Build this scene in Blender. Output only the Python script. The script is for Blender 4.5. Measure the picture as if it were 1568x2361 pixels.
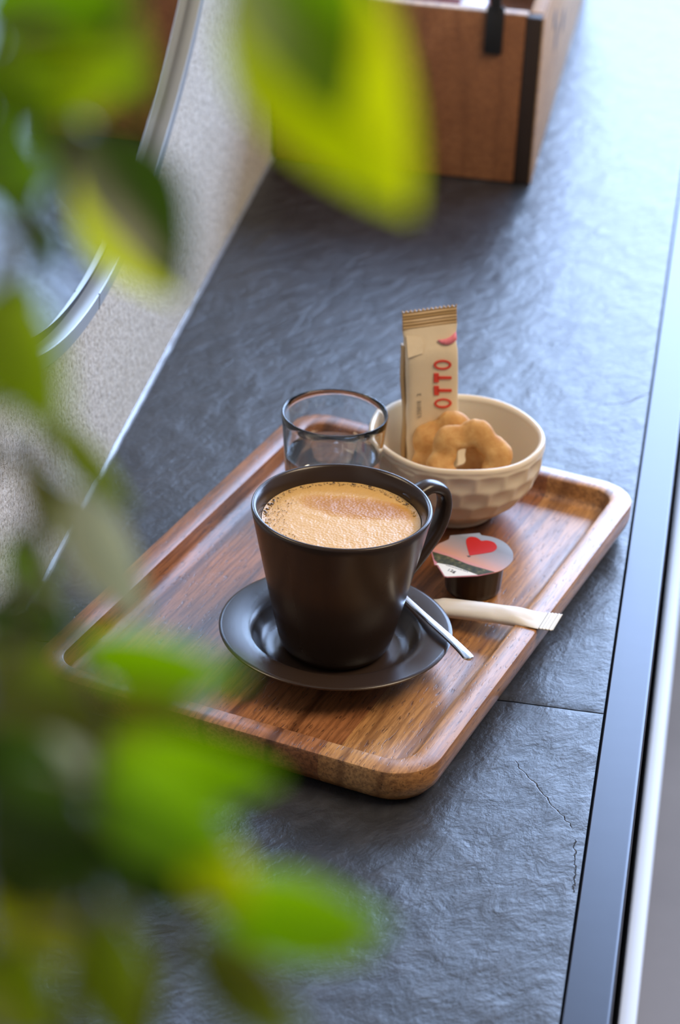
import bpy, bmesh, math, random
from mathutils import Vector, Matrix, noise
random.seed(7)
for o in list(bpy.data.objects): bpy.data.objects.remove(o)
S = bpy.context.scene
COL = S.collection

# ------------------------------------------------------------------ camera
W, H, FPX = 1568, 2361, 5953.2
CR = Vector((0.9851, 0.1654, 0.0468)); CF = Vector((-0.1231, 0.8689, -0.4794)).normalized()
CR = (CR - CF * CR.dot(CF)).normalized(); CU = CR.cross(CF)
CP = Vector((0.1559, -1.1068, 0.7022))
cd = bpy.data.cameras.new('camera'); cam = bpy.data.objects.new('camera', cd); COL.objects.link(cam)
cam.matrix_world = Matrix(((CR.x, CU.x, -CF.x, CP.x), (CR.y, CU.y, -CF.y, CP.y), (CR.z, CU.z, -CF.z, CP.z), (0, 0, 0, 1)))
cd.sensor_fit = 'VERTICAL'; cd.sensor_height = 36.0; cd.lens = FPX / H * 36.0
cd.clip_start = 0.01; cd.clip_end = 50
cd.dof.use_dof = True; cd.dof.focus_distance = 1.245; cd.dof.aperture_fstop = 10.2
S.camera = cam

# ------------------------------------------------------------------ world, lights, exposure
wd = bpy.data.worlds.new('daylight'); S.world = wd; wd.use_nodes = True
bg = wd.node_tree.nodes['Background']; bg.inputs[0].default_value = (0.55, 0.74, 1.0, 1); bg.inputs[1].default_value = 1.0
def area(name, loc, target, sx, sy, power, col, shape='RECTANGLE'):
    l = bpy.data.lights.new(name, 'AREA'); l.shape = shape; l.size = sx; l.size_y = sy; l.energy = power; l.color = col
    o = bpy.data.objects.new(name, l); COL.objects.link(o); o.location = loc
    o.rotation_euler = (Vector(target) - Vector(loc)).to_track_quat('-Z', 'Y').to_euler()
    return o
WINX0, WINX1, WINZ0, WINZ1, WINY = -0.16, 1.75, 0.12, 1.50, 2.1
area('window_daylight', ((WINX0 + WINX1) / 2, WINY - 0.06, (WINZ0 + WINZ1) / 2), ((WINX0 + WINX1) / 2, 0, (WINZ0 + WINZ1) / 2), WINX1 - WINX0, WINZ1 - WINZ0, 94, (0.45, 0.63, 1.0))
area('warm_fill', (1.15, -0.1, 1.66), (1.15, -0.1, 0), 1.0, 1.0, 33, (1.0, 0.79, 0.55))  # unseen warm fill light, added to brighten the wall and the interior
S.view_settings.view_transform = 'Standard'; S.view_settings.look = 'None'
S.view_settings.exposure = 0.18; S.view_settings.gamma = 1.0; S.view_settings.use_curve_mapping = False

# ------------------------------------------------------------------ helpers: materials
def newmat(name):
    m = bpy.data.materials.new(name); m.use_nodes = True
    nt = m.node_tree; return m, nt, nt.nodes['Principled BSDF'], nt.nodes['Material Output']
def mat(name, col, rough=0.5, metal=0.0, spec=0.5, bump=None, **kw):
    m, nt, b, out = newmat(name)
    b.inputs['Base Color'].default_value = (*col, 1); b.inputs['Roughness'].default_value = rough
    b.inputs['Metallic'].default_value = metal; b.inputs['Specular IOR Level'].default_value = spec
    for k, v in kw.items(): b.inputs[k.replace('_', ' ')].default_value = v
    if bump:
        sc, st, dist = bump
        n = nt.nodes.new('ShaderNodeTexNoise'); n.inputs['Scale'].default_value = sc; n.inputs['Detail'].default_value = 4
        tc = nt.nodes.new('ShaderNodeTexCoord'); nt.links.new(tc.outputs['Object'], n.inputs['Vector'])
        bp = nt.nodes.new('ShaderNodeBump'); bp.inputs['Strength'].default_value = st; bp.inputs['Distance'].default_value = dist
        nt.links.new(n.outputs['Fac'], bp.inputs['Height']); nt.links.new(bp.outputs[0], b.inputs['Normal'])
    return m
class NT:
    """small node-graph helper"""
    def __init__(s, nt): s.nt = nt
    def new(s, t, **kw):
        n = s.nt.nodes.new(t)
        for k, v in kw.items(): setattr(n, k, v)
        return n
    def link(s, a, b): s.nt.links.new(a, b)
    def val(s, sock, v):
        if hasattr(v, 'is_output'): s.link(v, sock)
        else: sock.default_value = v
    def math(s, op, a, b=0.0, c=0.0, clamp=False):
        n = s.new('ShaderNodeMath', operation=op, use_clamp=clamp)
        s.val(n.inputs[0], a); s.val(n.inputs[1], b); s.val(n.inputs[2], c); return n.outputs[0]
    def noise(s, vec, scale, detail=4, rough=0.5, dist=0.0):
        n = s.new('ShaderNodeTexNoise'); s.link(vec, n.inputs['Vector']); n.inputs['Scale'].default_value = scale
        n.inputs['Detail'].default_value = detail; n.inputs['Roughness'].default_value = rough; n.inputs['Distortion'].default_value = dist
        return n.outputs['Fac']
    def map(s, vec, scale=(1, 1, 1), loc=(0, 0, 0), rot=(0, 0, 0)):
        n = s.new('ShaderNodeMapping'); s.link(vec, n.inputs['Vector']); n.inputs['Scale'].default_value = scale
        n.inputs['Location'].default_value = loc; n.inputs['Rotation'].default_value = rot; return n.outputs[0]
    def ramp(s, fac, stops, interp='LINEAR'):
        n = s.new('ShaderNodeValToRGB'); s.val(n.inputs[0], fac); cr = n.color_ramp; cr.interpolation = interp
        while len(cr.elements) < len(stops): cr.elements.new(0.5)
        for e, (p, c) in zip(cr.elements, stops): e.position = p; e.color = (*c, 1) if len(c) == 3 else c
        return n.outputs[0]
    def mix(s, fac, a, b, blend='MIX'):
        n = s.new('ShaderNodeMix', data_type='RGBA', blend_type=blend)
        s.val(n.inputs[0], fac)
        for i, v in ((6, a), (7, b)):
            if hasattr(v, 'is_output'): s.link(v, n.inputs[i])
            else: n.inputs[i].default_value = (*v, 1)
        return n.outputs[2]
    def bump(s, h, strength, dist, prev=None):
        n = s.new('ShaderNodeBump'); n.inputs['Strength'].default_value = strength; n.inputs['Distance'].default_value = dist
        s.link(h, n.inputs['Height'])
        if prev is not None: s.link(prev, n.inputs['Normal'])
        return n.outputs[0]
    def coord(s, kind='Object'): return s.new('ShaderNodeTexCoord').outputs[kind]
    def xyz(s, v):
        n = s.new('ShaderNodeSeparateXYZ'); s.link(v, n.inputs[0]); return n.outputs

# ------------------------------------------------------------------ helpers: meshes
def mesh_obj(name, verts, faces, m=None, parent=None, smooth=True, angle=40, loc=None):
    me = bpy.data.meshes.new(name); me.from_pydata([tuple(v) for v in verts], [], faces); me.validate(); me.update()
    bm = bmesh.new(); bm.from_mesh(me); bmesh.ops.recalc_face_normals(bm, faces=bm.faces); bm.to_mesh(me); bm.free()
    return link_mesh(name, me, m, parent, smooth, angle, loc)
def link_mesh(name, me, m=None, parent=None, smooth=True, angle=40, loc=None):
    if smooth:
        for p in me.polygons: p.use_smooth = True
        me.set_sharp_from_angle(angle=math.radians(angle))
    o = bpy.data.objects.new(name, me); COL.objects.link(o)
    if m: me.materials.append(m)
    if parent: o.parent = parent
    if loc: o.location = loc
    return o
def bm_obj(name, bm, m=None, parent=None, smooth=True, angle=40, loc=None):
    me = bpy.data.meshes.new(name); bmesh.ops.recalc_face_normals(bm, faces=bm.faces); bm.to_mesh(me); bm.free()
    return link_mesh(name, me, m, parent, smooth, angle, loc)
def empty(name, loc=(0, 0, 0), rotz=0.0):
    o = bpy.data.objects.new(name, None); COL.objects.link(o); o.location = loc; o.rotation_euler = (0, 0, rotz)
    o.empty_display_size = 0.02; return o
def tag(o, label=None, cat=None, group=None, kind=None):
    if label: o['label'] = label
    if cat: o['category'] = cat
    if group: o['group'] = group
    if kind: o['kind'] = kind
    return o
def box(name, lo, hi, m=None, parent=None, bev=0.0, seg=2, smooth=True):
    bm = bmesh.new(); bmesh.ops.create_cube(bm, size=1)
    for v in bm.verts:
        v.co = Vector([(lo[i] + hi[i]) / 2 + v.co[i] * (hi[i] - lo[i]) for i in range(3)])
    if bev > 0: bmesh.ops.bevel(bm, geom=bm.edges[:], offset=bev, segments=seg, affect='EDGES', profile=0.5)
    return bm_obj(name, bm, m, parent, smooth)
def lathe_data(prof, n=96, closed=False):
    """profile of (r,z); r==0 ends become poles"""
    vs, fs, rings = [], [], []
    for r, z in prof:
        if r < 1e-7: rings.append([len(vs)]); vs.append((0, 0, z))
        else:
            rings.append(list(range(len(vs), len(vs) + n)))
            vs += [(r * math.cos(2 * math.pi * i / n), r * math.sin(2 * math.pi * i / n), z) for i in range(n)]
    k = len(rings)
    for a in range(k if closed else k - 1):
        A, B = rings[a], rings[(a + 1) % k]
        for i in range(n):
            j = (i + 1) % n
            if len(A) == 1 and len(B) == 1: continue
            if len(A) == 1: fs.append((A[0], B[i], B[j]))
            elif len(B) == 1: fs.append((A[i], A[j], B[0]))
            else: fs.append((A[i], A[j], B[j], B[i]))
    return vs, fs
def lathe(name, prof, m, parent=None, n=96, loc=None, angle=50):
    v, f = lathe_data(prof, n); return mesh_obj(name, v, f, m, parent, True, angle, loc)
def arc(cx, cz, r, a0, a1, n=6):
    return [(cx + r * math.cos(math.radians(a0 + (a1 - a0) * i / n)), cz + r * math.sin(math.radians(a0 + (a1 - a0) * i / n))) for i in range(n + 1)]
def spline(pts, n):
    """Catmull-Rom through points (any dimension)"""
    P = [Vector(p) for p in pts]; P = [P[0] * 2 - P[1]] + P + [P[-1] * 2 - P[-2]]; out = []
    seg = len(P) - 3
    for k in range(n + 1):
        t = k / n * seg; i = min(int(t), seg - 1); u = t - i
        a, b, c, d = P[i:i + 4]
        out.append(0.5 * ((2 * b) + (c - a) * u + (2 * a - 5 * b + 4 * c - d) * u * u + (3 * b - a - 3 * c + d) * u ** 3))
    return out
def sweep(name, path, rad, m, parent=None, up=(0, 0, 1), seg=14, power=2.0, caps=True, angle=60):
    """rad(i/n)->(half width, half height) of a super-ellipse cross-section"""
    vs, fs = [], []; n = len(path); U0 = Vector(up)
    for i, p in enumerate(path):
        t = (path[min(i + 1, n - 1)] - path[max(i - 1, 0)]).normalized()
        s = t.cross(U0)
        s = s.normalized() if s.length > 1e-5 else Vector((1, 0, 0)); u = s.cross(t)
        a, b = rad(i / (n - 1))
        for k in range(seg):
            th = 2 * math.pi * k / seg; c_, s_ = math.cos(th), math.sin(th)
            x = math.copysign(abs(c_) ** (2 / power), c_); y = math.copysign(abs(s_) ** (2 / power), s_)
            vs.append(p + s * a * x + u * b * y)
    for i in range(n - 1):
        for k in range(seg):
            j = (k + 1) % seg; fs.append((i * seg + k, i * seg + j, (i + 1) * seg + j, (i + 1) * seg + k))
    if caps:
        fs.append(tuple(range(seg))[::-1]); fs.append(tuple((n - 1) * seg + k for k in range(seg)))
    return mesh_obj(name, vs, fs, m, parent, True, angle)
def prism(name, poly, z0, z1, m, parent=None, smooth=False, inset=0.0):
    n = len(poly); vs = [(x, y, z0) for x, y in poly] + [(x, y, z1) for x, y in poly]
    fs = [tuple(range(n))[::-1], tuple(range(n, 2 * n))] + [(i, (i + 1) % n, n + (i + 1) % n, n + i) for i in range(n)]
    return mesh_obj(name, vs, fs, m, parent, smooth)
def ray(px, py):
    return CF + CR * ((px - W / 2) / FPX) - CU * ((py - H / 2) / FPX)
def at(px, py, d): return CP + ray(px, py) * d

# ------------------------------------------------------------------ materials
def slate_material():
    m, nt, b, out = newmat('slate'); g = NT(nt); co = g.coord('Object')
    sw = g.map(co, rot=(0, 0, 0.5)); st = g.map(sw, scale=(1.0, 0.55, 1.0))
    n1 = g.noise(co, 7, 6, 0.6); n2 = g.noise(st, 85, 6, 0.62, 0.35); n3 = g.noise(co, 420, 3, 0.6)
    c = g.ramp(n1, [(0.3, (0.014, 0.015, 0.019)), (0.55, (0.021, 0.023, 0.028)), (0.75, (0.030, 0.031, 0.036))])
    c = g.mix(g.ramp(n2, [(0.45, (0, 0, 0)), (0.75, (1, 1, 1))]), c, (0.040, 0.043, 0.052))
    # cleft lines in the stone
    x, y, z = g.xyz(co)
    wob = g.math('MULTIPLY', g.math('SUBTRACT', g.noise(co, 230, 3), 0.5), 0.004)
    xx = g.math('ADD', x, wob); yy = g.math('ADD', y, g.math('MULTIPLY', g.math('SUBTRACT', g.noise(co, 190, 3), 0.5), 0.004))
    P = [(0.1001, -0.0593), (0.1029, -0.0655), (0.1091, -0.0742), (0.1201, -0.0919), (0.1272, -0.1011), (0.1316, -0.1089)]
    segs = list(zip(P, P[1:])) + [((0.1340, -0.118), (0.1372, -0.1585)), ((0.126, 0.352), (0.139, 0.371)), ((0.108, 0.344), (0.126, 0.352)), ((-0.141, 0.02), (-0.128, -0.01)), ((-0.128, -0.01), (-0.124, -0.05))]
    dist = None
    for (ax, ay), (bx, by) in segs:
        dx, dy = bx - ax, by - ay; L2 = dx * dx + dy * dy
        px = g.math('SUBTRACT', xx, ax); py = g.math('SUBTRACT', yy, ay)
        t = g.math('DIVIDE', g.math('ADD', g.math('MULTIPLY', px, dx), g.math('MULTIPLY', py, dy)), L2, clamp=True)
        ex = g.math('SUBTRACT', px, g.math('MULTIPLY', t, dx)); ey = g.math('SUBTRACT', py, g.math('MULTIPLY', t, dy))
        d = g.math('SQRT', g.math('ADD', g.math('MULTIPLY', ex, ex), g.math('MULTIPLY', ey, ey)))
        dist = d if dist is None else g.math('MINIMUM', dist, d)
    crack = g.math('SUBTRACT', 1.0, g.math('DIVIDE', dist, 0.0005), clamp=True)
    c = g.mix(g.math('MULTIPLY', crack, 0.75), c, (0.012, 0.012, 0.014))
    g.link(c, b.inputs['Base Color'])
    # ridged fine relief
    rid = g.math('ABSOLUTE', g.math('SUBTRACT', g.noise(st, 26, 4, 0.55, 0.5), 0.5))
    rid = g.math('SUBTRACT', 1.0, g.math('MULTIPLY', rid, 7.0), clamp=True)
    h = g.math('ADD', g.math('MULTIPLY', n2, 1.0), g.math('MULTIPLY', rid, 0.22))
    nrm = g.bump(h, 0.55, 0.0018); nrm = g.bump(n3, 0.22, 0.0006, nrm)
    inv = g.math('SUBTRACT', 1.0, crack); nrm = g.bump(inv, 0.8, 0.0007, nrm)
    g.link(nrm, b.inputs['Normal'])
    g.link(g.math('ADD', 0.30, g.math('MULTIPLY', n3, 0.16)), b.inputs['Roughness'])
    b.inputs['Specular IOR Level'].default_value = 0.62
    return m
def wood_material(name, cols, seed, vein=0.6, rough=0.42, ring=(9, 2.2)):
    m, nt, b, out = newmat(name); g = NT(nt); co = g.coord('Object')
    v = g.map(co, scale=(1, 0.20, 0.6), loc=(seed * 1.37, seed * 0.71, seed * 0.33))
    v2 = g.map(co, scale=(1, 0.06, 1), loc=(seed, seed * 2.1, 0))
    broad = g.noise(v, ring[0], 3, 0.5, ring[1]); n_f = g.noise(v2, 500, 4, 0.65); n_s = g.noise(g.map(co, scale=(1, 0.16, 1)), 900, 2, 0.6)
    w = g.new('ShaderNodeTexWave', wave_type='BANDS', bands_direction='X'); g.link(g.map(v, loc=(seed, 0, 0)), w.inputs['Vector'])
    w.inputs['Scale'].default_value = 11; w.inputs['Distortion'].default_value = 7.0; w.inputs['Detail'].default_value = 3; w.inputs['Detail Scale'].default_value = 1.2
    c = g.ramp(broad, [(0.25, cols[0]), (0.5, cols[1]), (0.72, cols[2])])
    line = g.ramp(w.outputs['Fac'], [(0.0, (1, 1, 1)), (0.10, (0.25, 0.25, 0.25)), (0.3, (0, 0, 0))])
    c = g.mix(g.math('MULTIPLY', line, vein), c, cols[3])
    c = g.mix(g.math('MULTIPLY', g.ramp(n_f, [(0.40, (1, 1, 1)), (0.58, (0, 0, 0))]), 0.55), c, cols[3])
    pores = g.ramp(n_s, [(0.30, (1, 1, 1)), (0.40, (0, 0, 0))])
    c = g.mix(g.math('MULTIPLY', pores, 0.7), c, (cols[3][0] * 0.4, cols[3][1] * 0.4, cols[3][2] * 0.4))
    g.link(c, b.inputs['Base Color'])
    nrm = g.bump(n_f, 0.25, 0.0004); nrm = g.bump(pores, 0.35, -0.0003, nrm)
    g.link(nrm, b.inputs['Normal']); b.inputs['Roughness'].default_value = rough; b.inputs['Specular IOR Level'].default_value = 0.6
    b.inputs['Coat Weight'].default_value = 0.35 if rough < 0.5 else 0.0; b.inputs['Coat Roughness'].default_value = 0.30
    return m
M = {}
M['slate'] = slate_material()
M['grout'] = mat('dark_grout', (0.012, 0.012, 0.013), 0.9)
M['wood_dark'] = wood_material('acacia_dark', [(0.17, 0.050, 0.015), (0.34, 0.130, 0.046), (0.48, 0.215, 0.092), (0.050, 0.014, 0.005)], 1.0, 0.70, 0.33, (13, 1.6))
M['wood_light'] = wood_material('acacia_light', [(0.34, 0.135, 0.036), (0.50, 0.240, 0.080), (0.64, 0.360, 0.150), (0.110, 0.036, 0.012)], 4.3, 0.55, 0.32)
M['crate_wood'] = wood_material('crate_wood', [(0.24, 0.090, 0.030), (0.30, 0.118, 0.042), (0.37, 0.155, 0.060), (0.15, 0.052, 0.018)], 2.2, 0.35, 0.6)
M['crate_pale'] = wood_material('crate_pale_wood', [(0.46, 0.27, 0.13), (0.56, 0.35, 0.18), (0.64, 0.43, 0.25), (0.26, 0.14, 0.07)], 3.1, 0.35, 0.6)
M['crate_dark'] = mat('dark_band', (0.030, 0.016, 0.010), 0.6, bump=(300, 0.2, 0.001))
M['ceramic'] = mat('dark_brown_glaze', (0.034, 0.021, 0.015), 0.25, spec=0.45, bump=(900, 0.06, 0.0004))
M['chrome'] = mat('steel', (0.72, 0.73, 0.75), 0.16, 1.0)
M['brushed'] = mat('anodised_edge', (0.040, 0.048, 0.070), 0.30, 0.3, bump=(60, 0.03, 0.001))
M['frame_metal'] = mat('satin_frame', (0.34, 0.36, 0.365), 0.5, 0.5, 0.4)
M['mirror'] = mat('mirror_glass', (0.80, 0.82, 0.81), 0.03, 1.0)
M['black'] = mat('black_recess', (0.010, 0.010, 0.011), 0.7)
M['cabinet'] = mat('dark_cabinet', (0.014, 0.013, 0.013), 0.6)
M['white_paint'] = mat('white_lacquer', (0.62, 0.66, 0.72), 0.4)
M['room_white'] = mat('room_paint', (0.26, 0.23, 0.20), 0.9)
M['leather'] = mat('black_leather', (0.012, 0.012, 0.013), 0.55, bump=(700, 0.3, 0.0005))
M['cream'] = mat('cream_glaze', (0.76, 0.66, 0.51), 0.30, spec=0.5, Subsurface_Weight=0.12, Subsurface_Scale=0.004)
M['pod'] = mat('dark_brown_plastic', (0.016, 0.008, 0.006), 0.3)
M['paper'] = mat('white_paper', (0.78, 0.74, 0.68), 0.6, bump=(200, 0.15, 0.0006), Subsurface_Weight=0.1, Subsurface_Scale=0.003)
M['red'] = mat('red_print', (0.48, 0.012, 0.008), 0.5, spec=0.25)
M['print_red'] = mat('red_lettering', (0.66, 0.05, 0.03), 0.4)
M['print_grey'] = mat('grey_print', (0.30, 0.26, 0.20), 0.5)
M['print_black'] = mat('black_print', (0.03, 0.03, 0.035), 0.5)
M['pink'] = mat('pink_print', (0.80, 0.22, 0.27), 0.35)
M['wrap'] = mat('cream_wrapper', (0.72, 0.60, 0.42), 0.34, bump=(90, 0.25, 0.0015))
M['wrap_gold'] = mat('gold_wrapper', (0.46, 0.30, 0.13), 0.36, bump=(120, 0.2, 0.001))
M['soil'] = mat('potting_soil', (0.03, 0.02, 0.013), 0.95, bump=(220, 1.0, 0.006))
M['pot'] = mat('grey_pot', (0.22, 0.21, 0.20), 0.6, bump=(150, 0.2, 0.001))
M['stem'] = mat('plant_stem', (0.10, 0.10, 0.025), 0.55)
M['bead'] = mat('clear_silicone', (0.25, 0.28, 0.33), 0.2, 0.0, 0.6)

def plaster():
    m, nt, b, out = newmat('rough_plaster'); g = NT(nt); co = g.coord('Object')
    n1 = g.noise(co, 420, 5, 0.7); n2 = g.noise(co, 150, 5, 0.65, 0.4); n3 = g.noise(co, 9, 3)
    c = g.ramp(n1, [(0.34, (0.34, 0.30, 0.23)), (0.45, (0.76, 0.715, 0.62)), (0.58, (0.92, 0.885, 0.81))])
    c = g.mix(g.math('MULTIPLY', g.ramp(n3, [(0.35, (0, 0, 0)), (0.7, (1, 1, 1))]), 0.25), c, (0.66, 0.63, 0.57))
    g.link(c, b.inputs['Base Color'])
    nrm = g.bump(n2, 0.9, 0.0045); nrm = g.bump(n1, 0.9, 0.0022, nrm); g.link(nrm, b.inputs['Normal'])
    b.inputs['Roughness'].default_value = 0.9; b.inputs['Specular IOR Level'].default_value = 0.2
    return m
M['plaster'] = plaster()
def floor_mat():
    m, nt, b, out = newmat('greige_floor'); g = NT(nt); co = g.coord('Object')
    n = g.noise(co, 5, 5, 0.6)
    g.link(g.ramp(n, [(0.3, (0.170, 0.135, 0.108)), (0.7, (0.215, 0.175, 0.142))]), b.inputs['Base Color']); b.inputs['Roughness'].default_value = 0.6
    return m
M['floor'] = floor_mat()
def biscuit():
    m, nt, b, out = newmat('baked_biscuit'); g = NT(nt); co = g.coord('Object')
    n = g.noise(co, 160, 5, 0.6); n2 = g.noise(co, 1200, 3, 0.6)
    g.link(g.ramp(n, [(0.3, (0.50, 0.235, 0.060)), (0.55, (0.62, 0.34, 0.11)), (0.75, (0.72, 0.45, 0.18))]), b.inputs['Base Color'])
    nrm = g.bump(n, 0.4, 0.001); nrm = g.bump(n2, 0.3, 0.0004, nrm); g.link(nrm, b.inputs['Normal']); b.inputs['Roughness'].default_value = 0.7
    b.inputs['Subsurface Weight'].default_value = 0.15; b.inputs['Subsurface Scale'].default_value = 0.003
    return m
M['biscuit'] = biscuit()
def glass():
    m, nt, b, out = newmat('clear_glass')
    b.inputs['Base Color'].default_value = (0.97, 0.985, 0.98, 1); b.inputs['Roughness'].default_value = 0.0
    b.inputs['Transmission Weight'].default_value = 1.0; b.inputs['IOR'].default_value = 1.48
    return m
M['glass'] = glass()
M['water'] = glass(); M['water'].node_tree.nodes['Principled BSDF'].inputs['IOR'].default_value = 1.33
def coffee():
    m, nt, b, out = newmat('coffee_crema'); g = NT(nt); co = g.coord('Object')
    x, y, z = g.xyz(co)
    r = g.math('SQRT', g.math('ADD', g.math('MULTIPLY', x, x), g.math('MULTIPLY', y, y)))
    ex = g.math('DIVIDE', g.math('SUBTRACT', x, 0.005), 0.032); ey = g.math('DIVIDE', g.math('SUBTRACT', y, 0.015), 0.012)
    e = g.math('SQRT', g.math('ADD', g.math('MULTIPLY', ex, ex), g.math('MULTIPLY', ey, ey)))
    e = g.math('ADD', e, g.math('MULTIPLY', g.math('SUBTRACT', g.noise(co, 60, 4), 0.5), 0.5))
    c = g.ramp(e, [(0.55, (0.46, 0.185, 0.006)), (0.85, (0.57, 0.270, 0.030)), (1.0, (0.68, 0.410, 0.140))])
    n = g.noise(co, 500, 4, 0.7)
    c = g.mix(g.math('MULTIPLY', g.ramp(n, [(0.45, (0, 0, 0)), (0.75, (1, 1, 1))]), 0.25), c, (0.70, 0.42, 0.16))
    rim = g.math('MULTIPLY', g.math('SUBTRACT', r, 0.034), 200.0, clamp=True)
    c = g.mix(g.math('MULTIPLY', rim, 0.5), c, (0.50, 0.34, 0.13))
    vo = g.new('ShaderNodeTexVoronoi', feature='F1'); g.link(co, vo.inputs['Vector']); vo.inputs['Scale'].default_value = 650
    g.link(c, b.inputs['Base Color'])
    nrm = g.bump(vo.outputs['Distance'], 0.25, 0.0006); nrm = g.bump(n, 0.30, 0.0005, nrm); g.link(nrm, b.inputs['Normal'])
    b.inputs['Roughness'].default_value = 0.30; b.inputs['Specular IOR Level'].default_value = 0.35
    return m
M['coffee'] = coffee()
M['bubble'] = mat('foam_bubble', (0.46, 0.30, 0.12), 0.08, 0.0, 0.7)
M['bubble_dark'] = mat('dark_foam_bubble', (0.10, 0.055, 0.022), 0.10, 0.0, 0.7)
def leafmat(name, col, trans, amount=0.55):
    m, nt, b, out = newmat(name); g = NT(nt); co = g.coord('Object')
    n = g.noise(co, 60, 3); c = g.mix(g.math('MULTIPLY', n, 0.4), col, tuple(v * 0.7 for v in col))
    g.link(c, b.inputs['Base Color']); b.inputs['Roughness'].default_value = 0.35
    t = g.new('ShaderNodeBsdfTranslucent'); t.inputs[0].default_value = (*trans, 1)
    mx = g.new('ShaderNodeMixShader'); mx.inputs[0].default_value = amount
    g.link(b.outputs[0], mx.inputs[1]); g.link(t.outputs[0], mx.inputs[2]); g.link(mx.outputs[0], out.inputs['Surface'])
    return m
M['leaf_green'] = leafmat('leaf_green', (0.085, 0.16, 0.003), (0.26, 0.46, 0.0), 0.58)
M['leaf_dark'] = leafmat('leaf_dark_green', (0.030, 0.055, 0.004), (0.06, 0.12, 0.002), 0.45)
M['leaf_yellow'] = leafmat('leaf_yellow_green', (0.26, 0.28, 0.006), (0.72, 0.72, 0.0), 0.65)
M['leaf_lime'] = leafmat('leaf_lime', (0.14, 0.20, 0.003), (0.38, 0.50, 0.0), 0.55)
M['leaf_olive'] = leafmat('leaf_olive', (0.11, 0.13, 0.012), (0.24, 0.28, 0.01), 0.5)
M['leaf_pale'] = leafmat('leaf_pale', (0.42, 0.40, 0.20), (0.55, 0.52, 0.26), 0.5)

# ------------------------------------------------------------------ the room
XL, XR, XT = -0.1674, 0.1394, 0.1605
FZ, CZ = -0.75, 1.75
def quadwall(name, lo, hi, m): return tag(box(name, lo, hi, m, None, 0, smooth=False), kind='structure')
quadwall('wall_left', (XL - 0.12, -2.2, FZ), (XL, WINY, CZ), M['plaster'])
quadwall('floor', (XL - 0.12, -2.3, FZ - 0.05), (2.6, WINY + 0.1, FZ), M['floor'])
quadwall('ceiling', (XL - 0.12, -2.3, CZ), (2.6, WINY + 0.1, CZ + 0.05), M['room_white'])
quadwall('wall_right', (2.5, -2.2, FZ), (2.6, WINY, CZ), M['room_white'])
quadwall('wall_front', (XL - 0.12, -2.3, FZ), (2.6, -2.2, CZ), M['room_white'])
wb = tag(empty('wall_back', (0, WINY, FZ)), kind='structure')
for nm, lo, hi in (('wall_panel', (XL - 0.12, 0, 0), (WINX0, 0.1, CZ - FZ)), ('wall_panel', (WINX1, 0, 0), (2.6, 0.1, CZ - FZ)),
                   ('wall_panel', (WINX0, 0, 0), (WINX1, 0.1, WINZ0 - FZ)), ('wall_panel', (WINX0, 0, WINZ1 - FZ), (WINX1, 0.1, CZ - FZ))):
    box(nm, lo, hi, M['room_white'], wb, smooth=False)
wn = tag(empty('window_1', (0, WINY, WINZ0)), kind='structure')
hh = WINZ1 - WINZ0
for lo, hi in (((WINX0, 0.02, 0), (WINX0 + 0.04, 0.08, hh)), ((WINX1 - 0.04, 0.02, 0), (WINX1, 0.08, hh)), ((WINX0 + 0.04, 0.02, 0), (WINX1 - 0.04, 0.08, 0.04)),
               ((WINX0 + 0.04, 0.02, hh - 0.04), (WINX1 - 0.04, 0.08, hh)), ((0.8, 0.02, 0.04), (0.84, 0.08, hh - 0.04))):
    box('window_frame', lo, hi, M['white_paint'], wn, 0.004)

# ------------------------------------------------------------------ counter
counter = tag(empty('counter', (0, 0, FZ)), 'long counter with blue-grey slate tiles and a dark metal edge strip', 'counter')
JY, TL = -0.0070, 1.40
def slate_tile(y0, y1, step):
    x0, x1 = XL + 0.0012, XR - 0.0006
    nx = max(2, int((x1 - x0) / step)); ny = max(2, int((y1 - y0) / step))
    vs, fs = [], []
    for j in range(ny + 1):
        for i in range(nx + 1):
            x = x0 + (x1 - x0) * i / nx; y = y0 + (y1 - y0) * j / ny
            a = noise.fractal(Vector((x * 9 + y * 3, y * 7 - x * 2, 1.3)), 1.0, 2.0, 4)
            bq = noise.noise(Vector((x * 45 + y * 10, y * 26 - x * 8, 4.1)))
            rg = 1 - abs(noise.noise(Vector((x * 24 + y * 6, y * 15, 9.7))))
            z = -0.0009 + 0.00035 * max(-1, min(1, a)) + 0.00018 * bq + 0.0003 * (rg ** 6)
            e = min(x - x0, x1 - x, y - y0, y1 - y)
            if e < 1e-6: z -= 0.0004
            vs.append((x, y, min(z, 0) - FZ))
    for j in range(ny):
        for i in range(nx):
            k = j * (nx + 1) + i; fs.append((k, k + 1, k + nx + 2, k + nx + 1))
    # skirt down to 8 mm
    bd = [i for i in range(nx + 1)] + [j * (nx + 1) + nx for j in range(1, ny + 1)] + [ny * (nx + 1) + i for i in range(nx - 1, -1, -1)] + [j * (nx + 1) for j in range(ny - 1, 0, -1)]
    s = len(vs); vs += [(vs[k][0], vs[k][1], -0.008 - FZ) for k in bd]
    n = len(bd)
    fs += [(bd[(i + 1) % n], bd[i], s + i, s + (i + 1) % n) for i in range(n)]
    o = mesh_obj('slate_tile', vs, fs, M['slate'], counter, True, 60)
    # object coordinates keep the counter's own origin, in x and y
    return o
for y0, y1, st in ((JY - TL, JY, 0.0032), (JY, JY + TL, 0.0032), (JY + TL, WINY - 0.002, 0.008)):
    slate_tile(y0 + 0.0005, y1 - 0.0005, st)
box('tile_bed', (XL + 0.001, JY - TL, -0.030 - FZ), (XT - 0.004, WINY - 0.002, -0.0078 - FZ), M['grout'], counter, smooth=False)
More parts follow.
